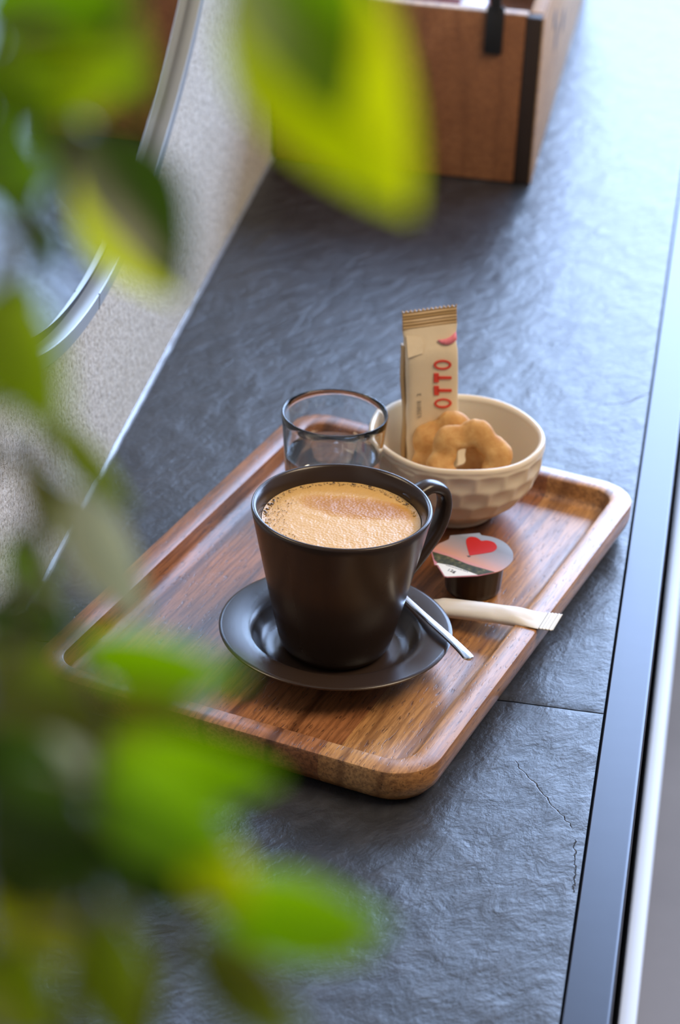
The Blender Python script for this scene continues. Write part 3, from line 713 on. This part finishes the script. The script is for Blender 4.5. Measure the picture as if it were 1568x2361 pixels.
rl = random.Random(4); ul = -0.0062; ca, sa = math.cos(math.radians(-20)), math.sin(math.radians(-20)); fpv, fpf = [], []
while ul < 0.0062:   # a line of print too small to read
    wl = rl.uniform(0.0003, 0.0008); k0 = len(fpv)
    for u, v_ in ((ul, -.00035), (ul + wl, -.00035), (ul + wl, .00035 + rl.uniform(-.0001, .0002)), (ul, .00035)):
        fpv.append((-.0088 + dx_ + u * ca - v_ * sa, -.0153 + dy_ + u * sa + v_ * ca, hz1 + .00004))
    fpf.append((k0, k0 + 1, k0 + 2, k0 + 3)); ul += wl + rl.uniform(.00015, .0005)
fpo = mesh_obj('fine_print', fpv, fpf, M['print_black'], lid, False)

# ------------------------------------------------------------------ sugar stick
A0 = Vector((0.0360, 0.0520, 0.0140)); A1 = Vector((0.1075, 0.0375, 0.0222))
stk = empty('sugar_stick', (0.070, 0.045, TF + .0002)); tag(stk, 'white paper sugar stick leaning on the wooden tray rim', 'sugar packet')
so_ = Vector((0.070, 0.045, TF + .0002))
axis = (A1 - A0); Ls = axis.length; axis.normalize(); upv = Vector((0, 0, 1)); side = axis.cross(upv).normalized(); upn = side.cross(axis)
vs, fs = [], []; NS, KS = 40, 24
for i in range(NS + 1):
    t = i / NS; w = 0.0078; hgt = 0.0036
    e = max(0, (t - 0.72) / 0.20)
    if e > 0: hgt *= max(0.06, 1 - min(1, e) ** 1.2); w *= 1 + 0.10 * min(1, e)
    e0 = max(0, (0.16 - t) / 0.10)
    if e0 > 0: hgt *= max(0.08, 1 - min(1, e0))
    c0 = A0 + axis * (Ls * t) - so_ + upn * (0.0010 * math.sin(t * 3.1) - 0.0008)
    for k in range(KS):
        a = 2 * math.pi * k / KS; c_, s_ = math.cos(a), math.sin(a)
        wr = 0.0005 * noise.noise(Vector((t * 9, c_ * 2, s_ * 2))) * (1 if t > 0.5 else 0.4)
        ridge = 0.0006 * math.exp(-((c_ - 0.05) / 0.12) ** 2) * (s_ > 0) * (hgt > 0.0012)
        vs.append(c0 + side * (w * math.copysign(abs(c_) ** 0.9, c_)) + upn * ((hgt + wr * (hgt > .001) + ridge) * s_))
for i in range(NS):
    for k in range(KS): j = (k + 1) % KS; fs.append((i * KS + k, i * KS + j, (i + 1) * KS + j, (i + 1) * KS + k))
fs.append(tuple(range(KS))[::-1]); fs.append(tuple(NS * KS + k for k in range(KS)))
mesh_obj('paper_tube', vs, fs, M['paper'], stk, True, 35)
# pressed end seal with ridges and a saw-tooth cut
vs, fs = [], []; nx, nz = 24, 14
for j in range(nz + 1):
    for i in range(nx + 1):
        u = -0.0088 + 0.0176 * i / nx; l = Ls * 0.925 + 0.0075 * j / nz + (0.0005 * (i % 2) if j == nz else 0)
        vs.append(A0 + axis * l + side * u + upn * (0.00025 * math.sin(j * 1.9) + 0.0001 - 0.0008 + 0.0003) - so_)
for j in range(nz):
    for i in range(nx): k = j * (nx + 1) + i; fs.append((k, k + 1, k + nx + 2, k + nx + 1))
sl = mesh_obj('end_seal', vs, fs, M['paper'], stk, True, 40); sm = sl.modifiers.new('thickness', 'SOLIDIFY'); sm.thickness = 0.0003

# ------------------------------------------------------------------ wooden crate with strap handle
CY, CX0, CX1, CH, CD = 0.703, XL + 0.0030, 0.0295, 0.128, 0.50
crate = empty('wooden_crate', ((CX0 + CX1) / 2, CY + CD / 2, 0)); tag(crate, 'open wooden crate with black strap handle standing on the slate counter', 'crate')
cxo, cyo = (CX0 + CX1) / 2, CY + CD / 2
def cbox(nm, lo, hi, m, par=crate, bev=0.0008): return box(nm, (lo[0] - cxo, lo[1] - cyo, lo[2]), (hi[0] - cxo, hi[1] - cyo, hi[2]), m, par, bev, 2)
TKc = 0.011
fp = cbox('front_panel', (CX0, CY, 0), (CX1 - 0.0135, CY + TKc, CH - 0.0006), M['crate_wood'])
cbox('corner_band', (CX1 - 0.0133, CY + 0.0004, 0), (CX1 - 0.0016, CY + TKc, CH - 0.0008), M['crate_dark'])  # dark band down the right end of the crate front
cbox('front_rail', (CX0, CY + 0.0006, CH - 0.0005), (CX1 - 0.0125, CY + TKc, CH + 0.0008), M['crate_pale'], bev=0.0004)
cbox('side_panel', (CX1 - 0.0015, CY, 0), (CX1, CY + CD, CH), M['crate_pale'], bev=0.0004)
cbox('side_panel', (CX1 - TKc - 0.0005, CY + TKc + .0002, 0.0), (CX1 - 0.0017, CY + CD, CH), M['crate_pale'])
cbox('side_panel', (CX0, CY + TKc + .0002, 0), (CX0 + TKc, CY + CD, CH), M['crate_pale'])
cbox('back_panel', (CX0 + TKc + .0002, CY + CD - TKc, 0), (CX1 - TKc - .0008, CY + CD, CH), M['crate_wood'])
cbox('bottom_panel', (CX0 + TKc + .0002, CY + TKc + .0002, 0.002), (CX1 - TKc - .0008, CY + CD - TKc - .0002, 0.010), M['crate_wood'])
for q in ((0.80, .094, .020, .012), (0.835, .070, .016, .020), (0.87, .098, .03, .010), (0.90, .062, .022, .016)):
    cbox('stencil_mark', (CX1 + 0.00005, CY - .703 + q[0], q[1] - q[3] / 2), (CX1 + 0.0003, CY - .703 + q[0] + q[2], q[1] + q[3] / 2), M['print_black'], bev=0)
# two leather tabs and the bent rod between them
xs = (-0.0062, -0.1080)
for x in xs:
    cbox('strap_tab', (x - 0.0066, CY - 0.0030, CH - 0.0300), (x + 0.0066, CY - 0.0002, CH + 0.0060), M['leather'], bev=0.0012)
hp_ = [(xs[0] + .0005, CY - .0016, CH + .002), (xs[0] - .002, CY - .002, CH + .018), (xs[0] - .012, CY - .004, CH + .042), ((xs[0] + xs[1]) / 2, CY - .006, CH + .056), (xs[1] + .012, CY - .004, CH + .042), (xs[1] + .002, CY - .002, CH + .018), (xs[1] - .0005, CY - .0016, CH + .002)]
sweep('strap_handle', [Vector((x - cxo, y - cyo, z)) for x, y, z in spline(hp_, 48)], lambda t: (0.0040, 0.0016), M['leather'], crate, up=(0, 1, 0), seg=12, power=3)
# packets standing in the crate
def packet(lo, hi, m, edge, label, tilt):
    t = empty('tea_packet', ((lo[0] + hi[0]) / 2, (lo[1] + hi[1]) / 2, lo[2])); tag(t, label, 'packet')
    w, d, h = (hi[0] - lo[0]) / 2, (hi[1] - lo[1]) / 2, hi[2] - lo[2]
    box('packet_body', (-w, -d, 0), (w, d, h), m, t, 0.0012); box('packet_fold', (-w + .001, -d + .001, h), (w - .001, -d + .003, h + .004), edge, t, 0.0004)
    t.rotation_euler = (tilt, 0, 0); return t
M['pk_pink'] = mat('pink_card', (0.62, 0.33, 0.33), 0.45); M['pk_red'] = mat('dark_red_card', (0.22, 0.018, 0.018), 0.4); M['pk_white'] = mat('lilac_card', (0.70, 0.62, 0.72), 0.4)
packet((-0.145, .742, .0104), (-0.045, .775, .108), M['pk_pink'], M['pk_white'], 'pale pink card packet standing in the wooden crate', 0.0)
packet((-0.040, .742, .0104), (-0.020, .790, .112), M['pk_white'], M['pk_pink'], 'narrow lilac card packet beside the pink one in the crate', 0.0)
packet((-0.018, .742, .0104), (0.013, .800, .100), M['pk_red'], M['pk_red'], 'dark red card packet at the pale side of the crate', 0.0)
packet((-0.145, .800, .0104), (-0.025, .850, .104), M['pk_red'], M['pk_white'], 'wide dark red packet behind the pink one in the crate', 0.0)

# ------------------------------------------------------------------ leafy plant in the foreground
POT = Vector((0.020, -0.860, 0.0))
plant = empty('potted_plant', POT); tag(plant, 'leafy potted plant with translucent yellow-green leaves hanging before the tray', 'plant')
pp = [(0, 0.0), (.040, 0.0), (.043, .002), (.052, .118), (.0555, .119), (.0565, .128), (.0560, .131), (.0530, .131), (.0515, .126), (.0500, .112), (0, .112)]
lathe('pot', pp, M['pot'], plant, 72)
lathe('soil', [(0, .1130), (.030, .1145), (.0498, .1128), (.0498, .1122), (0, .1122)], M['soil'], plant, 48)
def loc(px, py, d): return at(px, py, d * 0.86) - POT
def stem(pts, r0=0.0016, r1=0.0007):
    path = spline(pts, 60)
    sweep('stem', path, lambda t: (r0 + (r1 - r0) * t,) * 2, M['stem'], plant, up=(1, 0.3, 0.1), seg=8)
    return path
SB = Vector((0, 0, 0.112))
stems = []
stems.append(stem([SB + Vector((-.005, 0, 0)), SB + Vector((-.01, .02, .14)), loc(-60, 2450, .43), loc(20, 2000, .42), loc(60, 1500, .41), loc(90, 1000, .40), loc(60, 560, .39), loc(180, 250, .38), loc(330, -40, .37), loc(560, -260, .36)]))
stems.append(stem([SB + Vector((.006, .006, 0)), SB + Vector((.02, .03, .13)), loc(120, 2480, .40), loc(200, 2120, .395), loc(230, 1850, .39), loc(210, 1620, .40), loc(150, 1380, .42)]))
stems.append(stem([SB + Vector((.010, -.004, 0)), SB + Vector((.035, .03, .13)), loc(300, 2560, .38), loc(380, 2250, .38), loc(440, 2080, .38), loc(470, 1960, .38)], 0.0014))
stems.append(stem([SB + Vector((-.010, .004, 0)), SB + Vector((-.02, .04, .17)), loc(-160, 2350, .46), loc(-90, 1600, .47), loc(-60, 900, .46), loc(-50, 300, .44), loc(20, -120, .42)]))
allpts = [p for s in stems for p in s]
def leaf(b, t, wpx, m, roll=0.0, droop=0.12, cup_=0.25):
    """b,t = (px,py,distance) of base and tip; wpx = width in pixels there"""
    B, T = loc(*b), loc(*t); ax = (T - B); L = ax.length; ax.normalize()
    width = wpx / FPX * (b[2] + t[2]) / 2 * 0.86
    vdir = -(ray((b[0] + t[0]) / 2, (b[1] + t[1]) / 2)).normalized()
    nrm = (vdir - ax * vdir.dot(ax)).normalized(); nrm = Matrix.Rotation(roll, 3, ax) @ nrm; sd_ = ax.cross(nrm)
    vs, fs = [], []; NU, NV = 16, 8
    for i in range(NU + 1):
        u = i / NU; hw = width / 2 * (math.sin(math.pi * u ** 0.85) ** 0.75) if 0 < u < 1 else 0.0003
        hw = max(hw, 0.0003)
        for j in range(NV + 1):
            q = -1 + 2 * j / NV
            p = B + ax * (L * (u + 0.02 * math.sin(6 * u) * abs(q))) + sd_ * (hw * q) + nrm * (hw * cup_ * (abs(q) ** 1.4) - L * droop * (u - 0.5) ** 2 * 2 + 0.02 * width * math.sin(9 * u + q * 2) * abs(q))
            vs.append(p)
    for i in range(NU):
        for j in range(NV): k = i * (NV + 1) + j; fs.append((k, k + 1, k + NV + 2, k + NV + 1))
    lf = mesh_obj('leaf', vs, fs, m, plant, True, 80)
    # leaf stalk to the nearest stem
    B2 = vs[NV // 2]; near = min(allpts, key=lambda p: (p - B2).length)
    mid = (near + B2) / 2 + Vector((0, 0, 0.004))
    if (near - B2).length > 0.002:
        sweep('stalk', spline([near, mid, B2 + ax * 0.001], 12), lambda t: (0.0008, 0.0008), M['stem'], lf, up=(0.9, 0.2, 0.3), seg=6)
    # raised midrib
    sweep('midrib', [vs[i * (NV + 1) + NV // 2] - nrm * 0.0003 for i in range(NU)], lambda t: (0.0005 * (1 - 0.7 * t), 0.0004), m, lf, up=tuple(nrm), seg=6)
LV = [
    ((215, 1790, .36), (540, 1960, .352), 240, 'leaf_green', 0.15),
    ((440, 1950, .362), (580, 2090, .358), 150, 'leaf_yellow', 0.1),
    ((215, 2090, .355), (310, 2450, .350), 190, 'leaf_lime', 0.2),
    ((-60, 1700, .40), (180, 1860, .40), 200, 'leaf_dark', 0.2),
    ((-60, 1900, .39), (260, 2010, .38), 200, 'leaf_dark', 0.3),
    ((200, 1840, .40), (470, 1900, .40), 170, 'leaf_green', 0.1),
    ((240, 1960, .39), (500, 2060, .39), 150, 'leaf_green', -0.2),
    ((230, 1700, .41), (420, 1760, .41), 110, 'leaf_olive', 0.2),
    ((-60, 1480, .43), (180, 1590, .43), 150, 'leaf_olive', 0.2),
    ((-60, 1640, .44), (260, 1720, .43), 130, 'leaf_olive', -0.2),
    ((-60, 2290, .40), (180, 2361, .40), 150, 'leaf_olive', 0.2),
    ((-60, 120, .36), (140, 300, .36), 170, 'leaf_green', 0.2),
    ((60, 480, .45), (130, 620, .45), 90, 'leaf_dark', 0.2),
    # big pair over the crate
    ((560, -160, .365), (935, 480, .350), 400, 'leaf_yellow', 0.15),
    ((560, -200, .340), (800, 270, .345), 330, 'leaf_green', -0.55),
    ((480, -150, .37), (905, 60, .36), 190, 'leaf_lime', 0.4),
    # upper left cluster
    ((-40, 180, .38), (330, 150, .365), 230, 'leaf_lime', 0.5),
    ((-60, 20, .37), (310, 10, .37), 260, 'leaf_green', -0.3),
    ((180, -120, .42), (330, 250, .41), 190, 'leaf_olive', 0.3),
    ((-60, 330, .38), (120, 420, .37), 220, 'leaf_green', 0.2),
    ((-60, 260, .39), (90, 560, .39), 150, 'leaf_dark', -0.2),
    ((200, 270, .41), (420, 670, .40), 240, 'leaf_dark', -0.45),
    ((190, 330, .42), (400, 700, .42), 250, 'leaf_yellow', 0.7),
    # bright one below
    ((-60, 660, .37), (140, 990, .36), 240, 'leaf_lime', 0.2),
    ((20, 640, .43), (60, 780, .43), 120, 'leaf_green', 0.2),
    # thin pieces down the left side
    ((110, 960, .50), (300, 1180, .49), 90, 'leaf_olive', 0.3),
    ((60, 1040, .48), (140, 1250, .48), 110, 'leaf_olive', -0.5),
    ((150, 1120, .47), (330, 1440, .46), 150, 'leaf_pale', 0.2),
    ((30, 1210, .44), (110, 1420, .43), 120, 'leaf_green', 0.3),
    ((-70, 1420, .42), (200, 1450, .41), 130, 'leaf_dark', 0.3),
    # leaf over the tray's left edge
    ((160, 1500, .41), (560, 1570, .40), 150, 'leaf_green', 0.3),
    ((-40, 1560, .40), (250, 1680, .39), 170, 'leaf_olive', -0.2),
    ((230, 1620, .40), (480, 1640, .39), 110, 'leaf_olive', 0.4),
    # cluster in front of the tray
    ((210, 1760, .385), (640, 1800, .375), 190, 'leaf_green', 0.25),
    ((220, 1800, .38), (520, 1990, .375), 210, 'leaf_lime', -0.3),
    ((20, 1720, .41), (250, 1800, .41), 130, 'leaf_pale', 0.2),
    ((-50, 1820, .37), (230, 1960, .365), 230, 'leaf_dark', 0.1),
    ((-50, 1960, .37), (200, 2080, .37), 180, 'leaf_dark', -0.2),
    ((230, 1920, .37), (420, 2110, .37), 170, 'leaf_dark', 0.3),
    ((420, 1980, .385), (560, 2090, .38), 130, 'leaf_yellow', 0.1),
    # low leaf pointing right
    ((470, 2080, .375), (890, 2140, .365), 210, 'leaf_green', 0.3),
    ((560, 2130, .39), (850, 2200, .38), 120, 'leaf_lime', 0.2),
    ((440, 2150, .36), (700, 2420, .36), 170, 'leaf_olive', 0.2),
    ((220, 2080, .37), (300, 2440, .36), 160, 'leaf_lime', 0.1),
    ((-40, 2040, .38), (190, 2220, .375), 160, 'leaf_yellow', 0.4),
    ((-80, 2180, .36), (130, 2400, .36), 200, 'leaf_lime', -0.2),
]
for b, t, w, m, r in LV: leaf(b, t, w, M[m], r)
